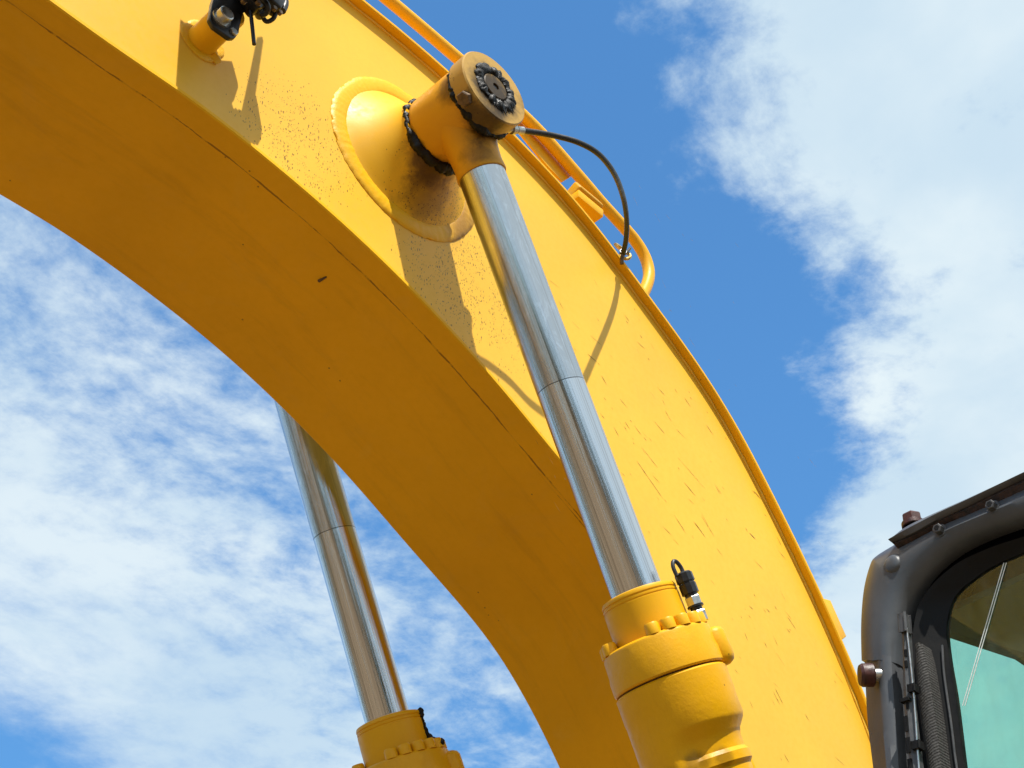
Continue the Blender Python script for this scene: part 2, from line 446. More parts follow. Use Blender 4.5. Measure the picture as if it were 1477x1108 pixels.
M_plate = paint('paint_side', base=(.80, .452, .034), spec=.34, specks=[(tuple(on_y(665, 400, YP)), .26), (tuple(on_y(700, 420, YP)), .30), (tuple(on_y(430, 200, YP)), .22)],
                runs=[(tuple(on_y(645, 300, YP)), .11, .6)])
M_under = paint('paint_underside', base=(.84, .43, .006), seam=True, rough=.55, spec=.18, streaks=.20)
M_paint = paint('paint_plain', base=(.78, .40, .004), cast=.3, spec=.25, streaks=.12)
M_rail = paint('paint_rail', base=(.78, .40, .012), rough=.40)
M_cast = paint('paint_cast', base=(.76, .385, .003), cast=1.3, rough=.42, spec=.25, streaks=.22, grime=[((.080, -.045, 1.500), .045, .55), ((.045, -.085, 1.505), .04, .5), ((.10, .0, 1.51), .04, .5), ((.0, .0, 1.330), .118, .25)], grime_col=(.06, .028, .004))
M_bead = paint('paint_weld', cast=2.4, rough=.44, runs=[(tuple(on_y(665, 325, YP)), .12, .8)])
M_boss = paint('paint_boss', base=YEL, rough=.46,
               grime=[(tuple(RING + Vector((0, -.095, -.085))), .13, .95), (tuple(RING + Vector((.04, -.07, -.14))), .16, .6)],
               specks=[(tuple(on_y(640, 330, YP)), .25)])
M_eye = paint('paint_eye', base=(.66, .32, .012), rough=.40, cast=.15,
              grime=[((0.02, -.07, .07), .10, .9), ((.09, -.06, -.02), .08, .7), ((.0, .09, .06), .09, .9), ((.02, -.02, .13), .07, .7)],
              grime_col=(.05, .022, .006))
M_cap = paint('worn_cap_paint', base=(.46, .275, .060), rough=.42, cast=.12,
              grime=[((.01, -.115, .012), .135, .95), ((.05, -.08, .08), .12, .8), ((-.09, -.07, .02), .09, .9), ((0, -.055, .02), .15, .7)], grime_col=(.030, .018, .008), chips=.06)
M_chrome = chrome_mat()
M_grease = grease_mat()
M_rusty = simple('rusty_steel', (.13, .085, .05), .5, .5, .4, 60, .5, .001, 160)
M_steel = simple('bare_steel', (.52, .52, .50), .32, .9, .15, 80, .2, .0005)
M_rubber = simple('hose_rubber', (.012, .012, .013), .42, 0, .3, 60, .25, .0006)
M_black = simple('black_plastic', (.010, .010, .011), .35, 0, .3, 60, .2, .0005)
M_brass = simple('brass', (.55, .36, .12), .35, .9, .2, 60)

# ---- boom outline in the vertical plane of the machine
low_px = [(69,0),(162,69),(264,135),(367,215),(468.6,300),(573,397.5),(678,509),(739,580),(800,655)]
lowc = [on_y(x, y, YP - .012) for x, y in low_px] + [on_y(x, y, YB + .012) for x, y in ((700,916.5),(754,1003),(806.6,1108))]
top_px = [(527,0),(644,97.5),(743,193),(806,259),(854,314),(892,365),(945,437),(1010,526),(1063,610),(1107,695),(1150,780),(1190,865),(1223,939),(1250,1005)]
topc = [on_y(x, y, YP - .026) for x, y in top_px]
V = lambda x, z: Vector((x, 0, z))
flat = lambda L: [V(p.x, p.z) for p in L]
LOW = [V(-2.3, 3.30), V(-1.5, 3.66), V(-.7, 3.90), V(.0, 4.0)] + flat(lowc) + [V(2.72, 2.86), V(2.93, 2.45), V(3.03, 2.05), V(3.05, 1.72)]
TOP = [V(-2.3, 3.62), V(-1.6, 3.98), V(-.8, 4.33), V(.0, 4.57), V(.72, 4.67)] + flat(topc) + [V(3.19, 3.13), V(3.33, 2.65), V(3.40, 2.15), V(3.40, 1.72)]
NB = 220
LOW = relax(resample(catmull(LOW, 600), NB), 14); TOP = relax(resample(catmull(TOP, 600), NB), 14)
def normals(c, sgn):
    out = []
    for i in range(len(c)):
        t = (c[min(i + 1, len(c) - 1)] - c[max(i - 1, 0)]).normalized()
        out.append(Vector((-t.z, 0, t.x)) * sgn)
    return out
LOWN = normals(LOW, 1); TOPN = normals(TOP, -1)     # both point into the box
if LOWN[60].dot(TOP[60] - LOW[60]) < 0: LOWN = [-n for n in LOWN]
if TOPN[60].dot(LOW[60] - TOP[60]) < 0: TOPN = [-n for n in TOPN]
def offs(c, n, k, y): return [Vector((p.x + q.x * k, y, p.z + q.z * k)) for p, q in zip(c, n)]
def sweep(name, c, n, ya, yb, k0, k1, material, parent, uv=False, bevel=.003):
    # rectangular section with small broken corners; UV: x = metres along, y = metres from the near edge
    sec = [(ya, k0 + bevel), (ya + bevel, k0), (yb - bevel, k0), (yb, k0 + bevel), (yb, k1 - bevel), (yb - bevel, k1), (ya + bevel, k1), (ya, k1 - bevel)]
    cs = [offs(c, n, k, y) for y, k in sec]
    bm = loft(cs, closed=True)
    if uv:
        L = [0]
        i0 = min(range(len(c)), key=lambda i: abs(c[i].x - .25))
        for a, b in zip(c, c[1:]): L.append(L[-1] + (b - a).length)
        bm.verts.ensure_lookup_table(); nn = len(c); lay = bm.loops.layers.uv.new('UVMap')
        for f in bm.faces:
            for l in f.loops:
                l[lay].uv = (L[l.vert.index % nn] - L[i0], l.vert.co.y - ya) if l.vert.index >= 0 else (0, 0)
    return obj(name, bm, material, parent)
# give the verts indices before writing UVs
_loft = loft
def loft(curves, closed=False):
    bm = _loft(curves, closed); bm.verts.index_update(); return bm

boom = obj('boom', loft([offs(LOW, LOWN, .05, YP + .02), offs(TOP, TOPN, .05, YP + .02), offs(TOP, TOPN, .05, YB - .02), offs(LOW, LOWN, .05, YB - .02)], closed=True), M_paint, exc,
           label='arched yellow box-section boom with speckled side and brown-orange underside')
def side(y, t):
    c = [offs(LOW, LOWN, .004, y), offs(TOP, TOPN, .004, y), offs(TOP, TOPN, .004, y + t), offs(LOW, LOWN, .004, y + t)]
    return obj('side_plate', loft(c, closed=True), M_plate, boom)
side(YP, .012); side(YB - .012, .012)
sweep('bottom_plate', LOW, LOWN, YP - .012, YB + .012, 0, .014, M_under, boom, uv=True)
sweep('top_plate', TOP, TOPN, YP - .026, YB + .026, 0, .013, M_paint, boom)
# small fillet welds along the plate joints
def weld_line(c, n, k, y, r):
    pts = offs(c, n, k, y)
    return obj('weld_seam', tube(pts, lambda u: r * (1 + .22 * math.sin(u * 1900) ), seg=6), M_plate, boom)
weld_line(TOP, TOPN, .0155, YP - .001, .0045)
weld_line(LOW, LOWN, .0155, YP - .001, .0025)

# ---- rub marks on the near side plate
def marks():
    bm = bmesh.new(); rnd = random.Random(11)
    A = [(100,130,140,160),(185,280,215,310),(250,330,290,365),(240,395,280,430),(487,512,517,545),(355,555,385,590),(478,635,515,680),(555,662,590,697),(333,655,353,690),(435,730,490,800),(563,765,660,877),(415,775,510,912),(583,852,625,900),(547,965,592,1035),(617,990,648,1030),(645,960,690,1045),(825,880,860,915),(815,1030,840,1055),(598,910,620,930),(440,690,450,705)]
    L = [tuple((v / 2.4625 + (750, 350)[i % 2]) for i, v in enumerate(q)) for q in A]
    B = [(695,112,735,160),(660,225,700,290),(730,250,770,305),(755,230,800,300),(1022,348,1052,383),(922,287,943,310),(937,380,970,415),(808,340,830,370),(1045,558,1070,590),(1055,580,1085,625),(1015,705,1048,755),(975,670,985,690),(1012,830,1040,885),(1005,840,1030,890),(1217,770,1255,820),(1250,880,1272,910),(1117,920,1133,948),(1000,870,1012,890),(1222,1070,1255,1100),(905,635,918,665),(937,140,960,165)]
    L += [tuple((v / 2.42 + (700, 650)[i % 2]) for i, v in enumerate(q)) for q in B]
    for k in range(150):
        x, y = rnd.gauss(925, 70), rnd.gauss(560, 130)
        if rnd.random() < .3: x, y = rnd.gauss(1100, 60), rnd.gauss(850, 110)
        n = rnd.choice((3, 4, 5, 7, 10, 14)); L.append((x, y, x + n * rnd.uniform(.5, .9), y + n * rnd.uniform(.8, 1.2)))
    for (x0, y0, x1, y1) in L:
        a, b = on_y(x0, y0, YP - .0006), on_y(x1, y1, YP - .0006)
        t = (b - a).normalized(); nrm = Vector((0, 1, 0)).cross(t)
        w0 = rnd.uniform(.0004, .0010); P = []; n = max(3, int((b - a).length / .008))
        for i in range(n + 1):
            f = i / n; c = a.lerp(b, f) + nrm * rnd.uniform(-.0004, .0004)
            ww = w0 * (math.sin(math.pi * min(1, f * 1.02 + .02)) ** .5 * rnd.uniform(.25, 1.1) + .08)
            P.append((bm.verts.new(c + nrm * ww), bm.verts.new(c - nrm * ww)))
        for p, q in zip(P, P[1:]): bm.faces.new((p[0], p[1], q[1], q[0]))
    return bm
obj('rub_marks', marks(), simple('rubbed_to_primer', (.16, .085, .015), .7, 0, .5, 90), boom, smooth=False, kind='stuff')

# ---- pin boss welded on the side plate
def bead_ring(center, R, r, start_deg, axis=(0, -1, 0), lap=25, ripple=.00035):
    bm = bmesh.new(); u, v, a = frame_of(axis); center = Vector(center)
    n = 260; seg = 12; rings = []
    for i in range(n):
        f = i / (n - 1); th = math.radians(start_deg + (360 + lap) * f)
        rad = R + .007 * mnoise.noise(Vector((th * 1.3, 1, 2)))+ (.006 * (f > .94))
        rr = r * (1 + .10 * mnoise.noise(Vector((th * 3, 5, 0))))
        if f < .02: rr *= .55 + 22 * f
        if f > .985: rr *= max(.15, (1 - f) / .015) ** .5
        lift = .008 * max(0, (f - .92) / .08)
        c = center + (u * math.cos(th) + v * math.sin(th)) * rad + a * lift
        rad_dir = (u * math.cos(th) + v * math.sin(th))
        ring = []
        for k in range(seg):
            ph = 2 * math.pi * k / seg
            rip = 1 + ripple / r * math.sin(i * 1.55 + 1.2 * math.sin(ph)) + .10 * mnoise.noise(Vector((i * .4, math.cos(ph) * 2, math.sin(ph) * 2)))
            ring.append(bm.verts.new(c + rad_dir * math.cos(ph) * rr * 1.45 * rip + a * math.sin(ph) * rr * .36 * rip * (1 + .22 * mnoise.noise(Vector((i * 1.1, math.cos(ph) * 3, 9))))))
        rings.append(ring)
    for A, B in zip(rings, rings[1:]):
        for k in range(seg): bm.faces.new((A[k], A[(k + 1) % seg], B[(k + 1) % seg], B[k]))
    bm.faces.new(rings[0]); bm.faces.new(rings[-1][::-1])
    return bm
def bezier_prof(pts, n=26):
    c = catmull([Vector((a, b, 0)) for a, b in pts], n); return [(p.x, max(0, p.y)) for p in c]
boss_prof = bezier_prof([(0, .196), (.005, .182), (.020, .160), (.041, .133), (.064, .110), (.084, .0965), (.103, .092)])
for y0, ax in ((YP, (0, -1, 0)), (YB, (0, 1, 0))):
    c = Vector((RING.x, y0, RING.z))
    obj('pin_boss', lathe(boss_prof + [(.103, 0)], org=c, axis=ax, seg=96), M_boss, boom, angle=60)
    obj('weld_bead', bead_ring(c + Vector(ax) * .001, .199, .0165, 0 if y0 == YB else 205, axis=ax), M_bead, boom, angle=80)

# ================================================================= BOOM CYLINDERS
def cylinder(root_pt, axis, far):
    a = Vector(axis).normalized()
    Yv = Vector((0, 1, 0)); Xv = Yv.cross(a)
    mtx = Matrix.Identity(4)
    for j in range(3): mtx[j][0], mtx[j][1], mtx[j][2], mtx[j][3] = Xv[j], Yv[j], a[j], root_pt[j]
    out = 1 if far else -1            # which way the outer end of the pin looks, along local Y
    # barrel (the thing the small pieces sit on)
    bar = bmesh.new()
    def barj(p, org):
        th = math.atan2(p.y, p.x); r = math.hypot(p.x, p.y)
        if not 1.435 < p.z < 1.66 or r < .05: return p
        k = max(0, min(1, (math.cos(th - math.radians(38)) - .25) / .5)); k = k * k * (3 - 2 * k)
        k *= 1 - max(0, min(1, (p.z - 1.56) / .07)) ** 2
        q = (r + (.1118 - r) * k) / r if r < .1118 else 1
        return Vector((p.x * q, p.y * q, p.z))
    add_lathe(bar, [(1.327, 0), (1.327, .090), (1.334, .090), (1.334, .1085), (1.338, .1125), (1.385, .1125), (1.392, .1115), (1.432, .1115), (1.440, .108), (1.458, .095), (1.470, .0915), (1.492, .0915), (1.500, .097), (1.516, .097), (1.524, .091), (1.55, .091), (1.57, .091), (1.59, .091), (1.61, .091), (1.65, .091), (2.90, .091), (2.91, .08), (2.91, 0)], seg=96, jitter=barj)
    cyl = obj('boom_cylinder', bar, M_cast, exc, angle=28, label=('hydraulic boom cylinder behind the boom, seen below its underside' if far else 'hydraulic boom cylinder nearest the camera with bolted yellow head'))
    cyl.matrix_world = mtx
    P = cyl
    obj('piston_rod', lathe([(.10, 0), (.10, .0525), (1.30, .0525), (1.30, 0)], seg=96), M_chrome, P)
    # collar with its two fine wiper-seal grooves
    obj('head_collar', lathe([(1.150, .0535), (1.150, .068), (1.1525, .0755), (1.157, .0775), (1.1605, .0775), (1.1615, .0758), (1.1640, .0758), (1.1650, .0775), (1.1685, .0775), (1.1695, .0762), (1.1715, .0762), (1.1725, .078), (1.253, .079), (1.253, .0535)], seg=96), M_paint, P, angle=25)
    # flange: not quite round, with a machined step
    def flj(p, org):
        th = math.atan2(p.y, p.x); k = 1 + .012 * math.cos(3 * th + 1.0)
        return Vector((p.x * k, p.y * k, p.z))
    obj('head_flange', lathe([(1.250, 0), (1.250, .104), (1.2535, .1085), (1.258, .1105), (1.290, .1115), (1.300, .1135), (1.327, .1135), (1.3305, .111), (1.3305, 0)], seg=96, jitter=flj), M_cast, P, angle=28)
    seal = obj('joint_gap', lathe([(1.3255, 0), (1.3255, .1005), (1.3345, .1005), (1.3345, 0)], seg=64), M_rusty, P)
    for dg in (34, 56, 78, 100, -35, -54, -73, -92, -111, -130, -150, 170, 146, 122):
        th = math.radians(dg); c = Vector((math.cos(th) * .0955, math.sin(th) * .0955, 1.2515))
        obj('bolt', lathe([(0, 0), (0, .0152), (.019, .0146), (.0225, .0125), (.0225, .0075), (.016, .0070), (.016, 0)], org=c, axis=(0, 0, -1), seg=18), M_paint, P, angle=40)
    # port boss standing out beside the flange
    th = math.radians(-126); c = Vector((math.cos(th) * .1085, math.sin(th) * .1085, 1.262))
    obj('port_boss', lathe([(0, 0), (0, .014), (.004, .022), (.012, .0265), (.060, .0275), (.070, .024), (.076, .015), (.077, 0)], org=c, axis=(0, 0, 1), seg=32), M_cast, P, angle=60)
    # clevis eye of the rod
    L0 = .078
    eb = bmesh.new()
    add_lathe(eb, [(-L0, 0), (-L0, .081), (-L0 + .005, .0875), (-L0 + .01, .089), (.066, .089), (.074, .087), (.078, .081), (.078, 0)], axis=(0, 1, 0), seg=96)
    obj('rod_eye', eb, M_eye, P, angle=60)
    # neck: blends from the eye's width to the rod
    nk = bmesh.new(); rings = []
    for i in range(15):
        f = i / 14; z = .035 + f * .105; e = (1 - f) ** 2.1
        rx = .0545 + .027 * e; ry = .0545 + .019 * e
        rings.append([nk.verts.new((math.cos(2 * math.pi * k / 64) * rx, math.sin(2 * math.pi * k / 64) * ry, z)) for k in range(64)])
    rings.append([nk.verts.new((math.cos(2 * math.pi * k / 64) * .0565, math.sin(2 * math.pi * k / 64) * .0565, .160)) for k in range(64)])
    rings.append([nk.verts.new((math.cos(2 * math.pi * k / 64) * .0553, math.sin(2 * math.pi * k / 64) * .0553, .163)) for k in range(64)])
    rings.append([nk.verts.new((math.cos(2 * math.pi * k / 64) * .050, math.sin(2 * math.pi * k / 64) * .050, .163)) for k in range(64)])
    for A, B in zip(rings, rings[1:]):
        for k in range(64): nk.faces.new((A[k], A[(k + 1) % 64], B[(k + 1) % 64], B[k]))
    obj('rod_neck', nk, M_eye, P, angle=50)
    # pin cap disc
    d0, d1 = out * .064, out * .112
    o = out
    obj('pin_cap', lathe([(.064, 0), (.064, .092), (.067, .0955), (.1085, .0962), (.112, .0935), (.1125, .046), (.109, .044), (.109, 0)], axis=(0, o, 0), seg=96), M_cap, P, angle=30)
    obj('pin_end', lathe([(.108, 0), (.108, .0345), (.1145, .0345), (.1165, .0325), (.1165, .009), (.110, .008), (.110, 0)], axis=(0, o, 0), seg=48), M_cap, P, angle=30)
    obj('grease_nipple', lathe([(.108, .0), (.108, .0078), (.113, .0078), (.113, 0)], org=(.002, 0, .002), axis=(0, o, 0), seg=14), M_black, P)
    # grease squeezed out of the joints
    def gring(y, R, r, amp, seed, flatn=1.0, name='grease', gap=None):
        bm = bmesh.new(); n = 260; sg = 16; rg = []
        for i in range(n):
            th = 2 * math.pi * i / n; e = Vector((math.cos(th), 0, math.sin(th)))
            k0 = 1 + .55 * mnoise.noise(e * 4 + Vector((seed, 0, 0)))
            if gap: k0 *= gap(th)
            row = []
            for k in range(sg):
                ph = 2 * math.pi * k / sg
                p = e * (R + math.cos(ph) * r * k0) + Vector((0, y + math.sin(ph) * r * k0 * flatn, 0))
                q = p * 60 + Vector((seed, seed, 0))
                dn = 1.2 * mnoise.noise(q) + .55 * mnoise.noise(q * 2.9) + .25 * mnoise.noise(q * 7)
                p += (e * math.cos(ph) + Vector((0, math.sin(ph), 0))) * dn * amp
                row.append(bm.verts.new(p))
            rg.append(row)
        for i in range(n):
            A, B = rg[i], rg[(i + 1) % n]
            for k in range(sg): bm.faces.new((A[k], A[(k + 1) % sg], B[(k + 1) % sg], B[k]))
        return obj(name, bm, M_grease, P, angle=70)
    gring(out * .1125, .0495, .0125, .0046, 3, .5)
    # gravity side is local +z (towards the barrel) and -x
    gring(out * .0635, .0885, .0095, .0048, 11, .9, gap=lambda th: .62 + .75 * max(0, math.sin(th) * .75 + math.cos(th) * .35))
    gring(-out * .081, .0885, .0100, .0050, 23, .9, gap=lambda th: .60 + 1.15 * max(0, math.sin(th) * .85 + math.cos(th) * .25) ** 1.5)
    # smears below the inner ring
    for k in range(16):
        th = math.radians(50 + k * 5.5); s = Vector((math.cos(th) * .056, out * .1135, math.sin(th) * .056))
        e = s + Vector((random.uniform(-.006, .006), 0, random.uniform(.008, .022)))
        obj('grease_smear', tube([s, (s + e) / 2 + Vector((.002, 0, 0)), e], lambda u: .0022 * (1.1 - u), seg=6), M_grease, P)
    # through bolt that clamps the cap
    inv = mtx.to_3x3().inverted()
    D = (inv @ Vector((-.655, 0, -.756))).normalized()
    bc = Vector((0, out * .088, 0))
    obj('clamp_bolt', hexhead(bc + D * .093, D, .0175, .016), M_rusty, P, smooth=False)
    nb = hexhead(bc - D * .093, -D, .0165, .020); add_lathe(nb, [(.018, .010), (.028, .009), (.028, 0)], org=bc - D * .093, axis=-D, seg=16)
    obj('clamp_nut', nb, M_steel, P, angle=25)
    obj('washer', lathe([(.0905, 0), (.0905, .0205), (.0955, .0205), (.0955, 0)], org=bc, axis=-D, seg=24), M_rusty, P)
    # little retaining block to the left of the bolt
    u, v, aa = frame_of(D)
    obj('pin_shaft', lathe([(-.25, 0), (-.25, .045), (.10, .045), (.10, 0)], axis=(0, out, 0), seg=40), M_rusty, P)
    # foot eye
    obj('foot_eye', lathe([(-.07, 0), (-.07, .10), (.07, .10), (.07, 0)], org=(0, 0, 2.98), axis=(0, 1, 0), seg=48), M_cast, P)
    return cyl
near_axis = on_y(925.5, 872.5, YR) - EYE
near = cylinder(EYE, near_axis, False)
f1, f2 = on_y(484.5, 777, YF), on_y(561, 1043, YF)
fa = (f2 - f1).normalized()
feye = f1 - fa * .70
far = cylinder(feye, fa, True)

# position sensor with its cable on the near head
def sensor(P):
    th = math.radians(-117); b = Vector((math.cos(th) * .0985, math.sin(th) * .0985, 1.246)); up = Vector((0, 0, -1))
    obj('sensor_fitting', hexhead(b, up, .017, .022), M_steel, P, smooth=False)
    obj('sensor_fitting', lathe([(.022, 0), (.022, .012), (.030, .012), (.030, .0165), (.034, .0165), (.034, 0)], org=b, axis=up, seg=24), M_black, P)
    obj('sensor_fitting', hexhead(b + up * .033, up, .0165, .020), M_steel, P, smooth=False)
    obj('sensor_fitting', lathe([(.052, 0), (.052, .013), (.060, .013), (.060, 0)], org=b, axis=up, seg=24), M_black, P)
    c = bmesh.new()
    add_lathe(c, [(.058, 0), (.058, .0175), (.078, .0175), (.080, .016), (.083, .016), (.083, .0185), (.100, .0180), (.103, .015), (.103, 0)], org=b, axis=up, seg=10)
    obj('sensor_plug', c, M_black, P, angle=25)
    pts = [b + up * .100, b + up * .112 + Vector((-.002, .0, 0)), b + up * .126 + Vector((.004, .001, 0)), b + up * .129 + Vector((.012, .003, 0)), b + up * .118 + Vector((.019, .004, 0)), b + up * .098 + Vector((.020, .003, 0))]
    obj('sensor_cable', tube(catmull(pts, 24), .0042, seg=10), M_rubber, P)
sensor(near)
# grease smear on the far head
def blob(name, pts, r, amp, P, seed=0, m=M_grease):
    bm = bmesh.new()
    for i, (p, rr) in enumerate(zip(pts, r)):
        s = bmesh.ops.create_icosphere(bm, subdivisions=3, radius=rr)
        for v in s['verts']:
            d0 = v.co.normalized(); v.co = v.co + d0 * (mnoise.noise(v.co * 90 + Vector((seed + i * 7, 0, 0))) + .5 * mnoise.noise(v.co * 220)) * amp + Vector(p)
    return obj(name, bm, m, P, angle=70)
th = math.radians(-118)
e = Vector((math.cos(th), math.sin(th), 0))
def on_head(R, z, dg=0):
    t2 = math.radians(-118 + dg); return Vector((math.cos(t2) * R, math.sin(t2) * R, z))
gk = [(.078, 1.156, 0, .0065), (.0795, 1.170, 3, .0035), (.080, 1.190, 4, .0035), (.080, 1.210, 4, .0055), (.083, 1.226, 3, .0095), (.090, 1.234, 2, .0095), (.100, 1.236, 1, .0070), (.108, 1.237, 4, .0060), (.112, 1.245, 8, .0045)]
gp_, gr_ = [], []
for (a0, a1) in zip(gk, gk[1:]):
    for j in range(5):
        f = j / 5; q = [u_ + (v_ - u_) * f for u_, v_ in zip(a0, a1)]
        gp_.append(on_head(q[0], q[1], q[2])); gr_.append(q[3] * random.uniform(.8, 1.15))
blob('grease', gp_, gr_, .0028, far, 4)

# ================================================================= HOSE
hose_px = [(742,187,1.556),(765,190,1.548),(800,196,1.530),(835,206,1.510),(864,223,1.508),(886,251,1.545),(899,285,1.62),(904,318,1.685),(903,345,1.735),(899,366,1.775)]
hp = [on_y(x, y, Y) for x, y, Y in hose_px]
hs = catmull(hp, 90)
obj('grease_hose', tube(hs, .0068, seg=16), M_rubber, boom, label='thin black rubber hose looping from the pin cap to the top flange')
hd = (hp[1] - hp[0]).normalized()
f0 = hp[0] - hd * .026
fit = bmesh.new(); add_lathe(fit, [(0, 0), (0, .009), (.012, .009), (.012, .0075), (.018, .0075), (.018, .0115), (.028, .0115), (.028, .008), (.034, .008), (.034, .0088), (.052, .0088), (.053, .0072), (.053, 0)], org=f0, axis=hd, seg=20)
obj('hose_fitting', fit, M_steel, boom, angle=25)
elb = tube(catmull([f0 + hd * .004, f0 - hd * .012, f0 - hd * .026 + Vector((0, .012, .004)), f0 - hd * .036 + Vector((0, .03, .01))], 12), .0085, seg=12)
obj('hose_fitting', elb, M_steel, boom)
# two eyelets welded on the flange and the black tie
for (x, y, Y, tilt) in ((893, 357, 1.797, .5), (902, 369, 1.787, -.4)):
    c = on_y(x, y, Y); u = Vector((.6, tilt, .6)).normalized(); v = Vector((0, .8, -.5)).cross(u).normalized()
    obj('eyelet', tube([c + (u * math.cos(q) + v * math.sin(q)) * .0125 for q in [2 * math.pi * k / 24 for k in range(25)]], .0050, seg=8), M_brass, boom)
tp = hp[-1]
obj('cable_tie', lathe([(-.004, .0095), (.004, .0095), (.004, .0075), (-.004, .0075)], closed=True, org=hp[-1] + Vector((0, 0, .006)), axis=(hs[-1] - hs[-6]), seg=20), M_black, boom)
obj('cable_tie', tube([on_y(898, 366, 1.779), on_y(906, 362, 1.775), on_y(909, 358, 1.775)], .0035, seg=8), M_black, boom)
obj('hose_end', tube(catmull([hs[-1], on_y(897, 374, 1.782), on_y(897, 381, 1.786)], 8), .0055, seg=12), M_rusty, boom)

M_cast2 = paint('paint_bracket', base=(.60, .30, .006), cast=.6, spec=.25, streaks=.2)
# ================================================================= HANDRAIL over the top plate
YH = 1.885
rail_px = [(470,-70),(548,-10),(600,33),(655,80),(715,131),(775,187),(832,251),(868,293),(898,326),(918,350),(931,373),(936,395),(932,414),(922,432),(905,448)]
rp = catmull([on_y(x, y, YH) for x, y in rail_px], 160)
pre = [Vector((-.2, YH, 4.72)), Vector((.3, YH, 4.84)), rp[0]]
obj('handrail', tube(catmull(pre, 14)[:-1] + rp, .0172, seg=20), M_rail, boom, label='yellow tubular rail running above the top plate')
# saddle block clamped round the rail
pA, pB = on_y(826, 268, YH - .03), on_y(868, 303, YH - .03)
t = (pB - pA).normalized(); n = Vector((0, 1, 0)).cross(t).normalized()
if n.z < 0: n = -n
mid = (pA + pB) / 2
obj('rail_clamp', box(mid - n * .002 + Vector((0, .018, 0)), (.098, .062, .046), Matrix.Rotation(math.radians(-28), 3, t) @ axes(t, (0, 1, 0), n), .007, 3), M_cast2, boom, angle=50)
obj('rail_clamp_foot', box(mid - n * .034 + Vector((0, .02, 0)), (.10, .07, .030), axes(t, (0, 1, 0), n), .003), M_paint, boom)
obj('rail_clamp_cover', box(mid + n * .012 + Vector((0, .085, 0)), (.085, .010, .05), axes(t, (0, 1, 0), n), .002), M_rusty, boom)
# gusset strip under the rail beside the pin cap
def strip_px(name, px, Y, thick, m, P=boom, bev=.0015):
    return obj(name, prism([on_y(x, y, Y) for x, y in px], (0, thick, 0), bev), m, P, angle=50)
strip_px('rail_gusset', [(735,172),(760,168),(800,210),(828,252),(812,262),(790,240)], 1.905, .008, M_rail)
# stop block on the top plate lower down the arch
strip_px('stop_plate', [(1184,862),(1198,866),(1221,918),(1212,925),(1196,905)], 1.835, .10, M_rail)
# small tab near the foot
# ================================================================= JUNCTION BRACKET (top left)
post_c = on_y(291, 60, YP)
pd = Vector((0, -1, 0))
obj('bracket_post', lathe([(0, .036), (.012, .0335), (.03, .033), (.10, .033), (.105, .030), (.105, 0)], org=post_c, axis=pd, seg=48), M_boss, boom, angle=40)
obj('weld_bead', bead_ring(post_c + pd * .001, .0405, .0085, 150, lap=4, ripple=.0003), M_bead, boom, angle=80)
YK = YP - .100
plate_px = [(297,32),(302,8),(312,-28),(332,-46),(362,-42),(370,-14),(364,4),(352,16),(343,24),(340,52),(334,60),(327,60),(303,43)]
pl = prism([on_y(x, y, YK) for x, y in plate_px], (0, -.012, 0), .003)
obj('bracket_plate', pl, M_black, boom, angle=50)
bc = on_y(319, 27, YK - .012)
obj('bracket_bolt', lathe([(0, 0), (0, .0215), (.004, .0215), (.004, .017), (.020, .0165), (.022, .014), (.022, 0)], org=bc, axis=pd, seg=28), M_steel, boom, angle=25)
obj('bracket_nut', hexhead(on_y(336, 47, YK - .012), pd, .009, .006), M_steel, boom, smooth=False)
# pipe clamp halves and hoses gripped by the bracket
def blk(name, x, y, Y, size, tilt, m=M_black, bev=.006):
    R = Matrix.Rotation(tilt, 3, 'Y'); return obj(name, box(on_y(x, y, Y), size, R, bev, 3), m, boom, angle=50)
blk('pipe_clamp', 362, 2, YK - .025, (.050, .040, .040), .5)
blk('pipe_clamp', 392, 2, YK - .040, (.042, .035, .045), .2)
blk('pipe_clamp', 402, -6, YK - .030, (.030, .03, .05), -.3)
for (pts, r) in (([(340,-60,YK-.05),(352,-20,YK-.04),(362,2,YK-.02),(372,14,YK-.02),(376,22,YK-.01)], .012),
                 ([(376,20,YK-.02),(384,31,YK-.02),(394,27,YK-.03),(399,16,YK-.04),(403,8,YK-.05)], .0050),
                 ([(407,16,YK-.04),(411,6,YK-.04),(409,-8,YK-.04),(404,-40,YK-.04)], .008),
                 ([(372,-4,YK-.05),(381,2,YK-.06),(386,10,YK-.06),(384,18,YK-.05),(377,22,YK-.04)], .0065)):
    obj('hydraulic_hose', tube(catmull([on_y(x, y, Y) for x, y, Y in pts], 30), r, seg=14), M_rubber, boom)
for x, y in ((394, 14), (402, 20), (350, 4), (371, 6)):
    obj('hose_clip', hexhead(on_y(x, y, YK - .055), pd, .006, .008), M_rusty, boom, smooth=False)
obj('cable_tail', tube([on_y(361, 14, YK - .02), on_y(364, 40, YK - .02), on_y(366.5, 64, YK - .022)], .0042, seg=10), M_rubber, boom)
# unseen plate added above the frame, cut to the outline of its shadow
gp = [(318,-225),(366,-180),(398,-84),(404,-82),(424,-186),(432,-186),(414,-60),(416,-24),(408,-8),(398,-5),(378,-5),(352,-5),(318,-20),(312,-100)]
obj('shadow_plate', prism([on_y(x, y, YP - .20) for x, y in gp], (0, .010, 0), .002), M_black, boom, angle=50)
obj('shadow_plate_stay', tube([on_y(372, -30, YP - .19), on_y(345, -12, YK)], .012, seg=12), M_black, boom)  # stay holding the added shadow-casting plate

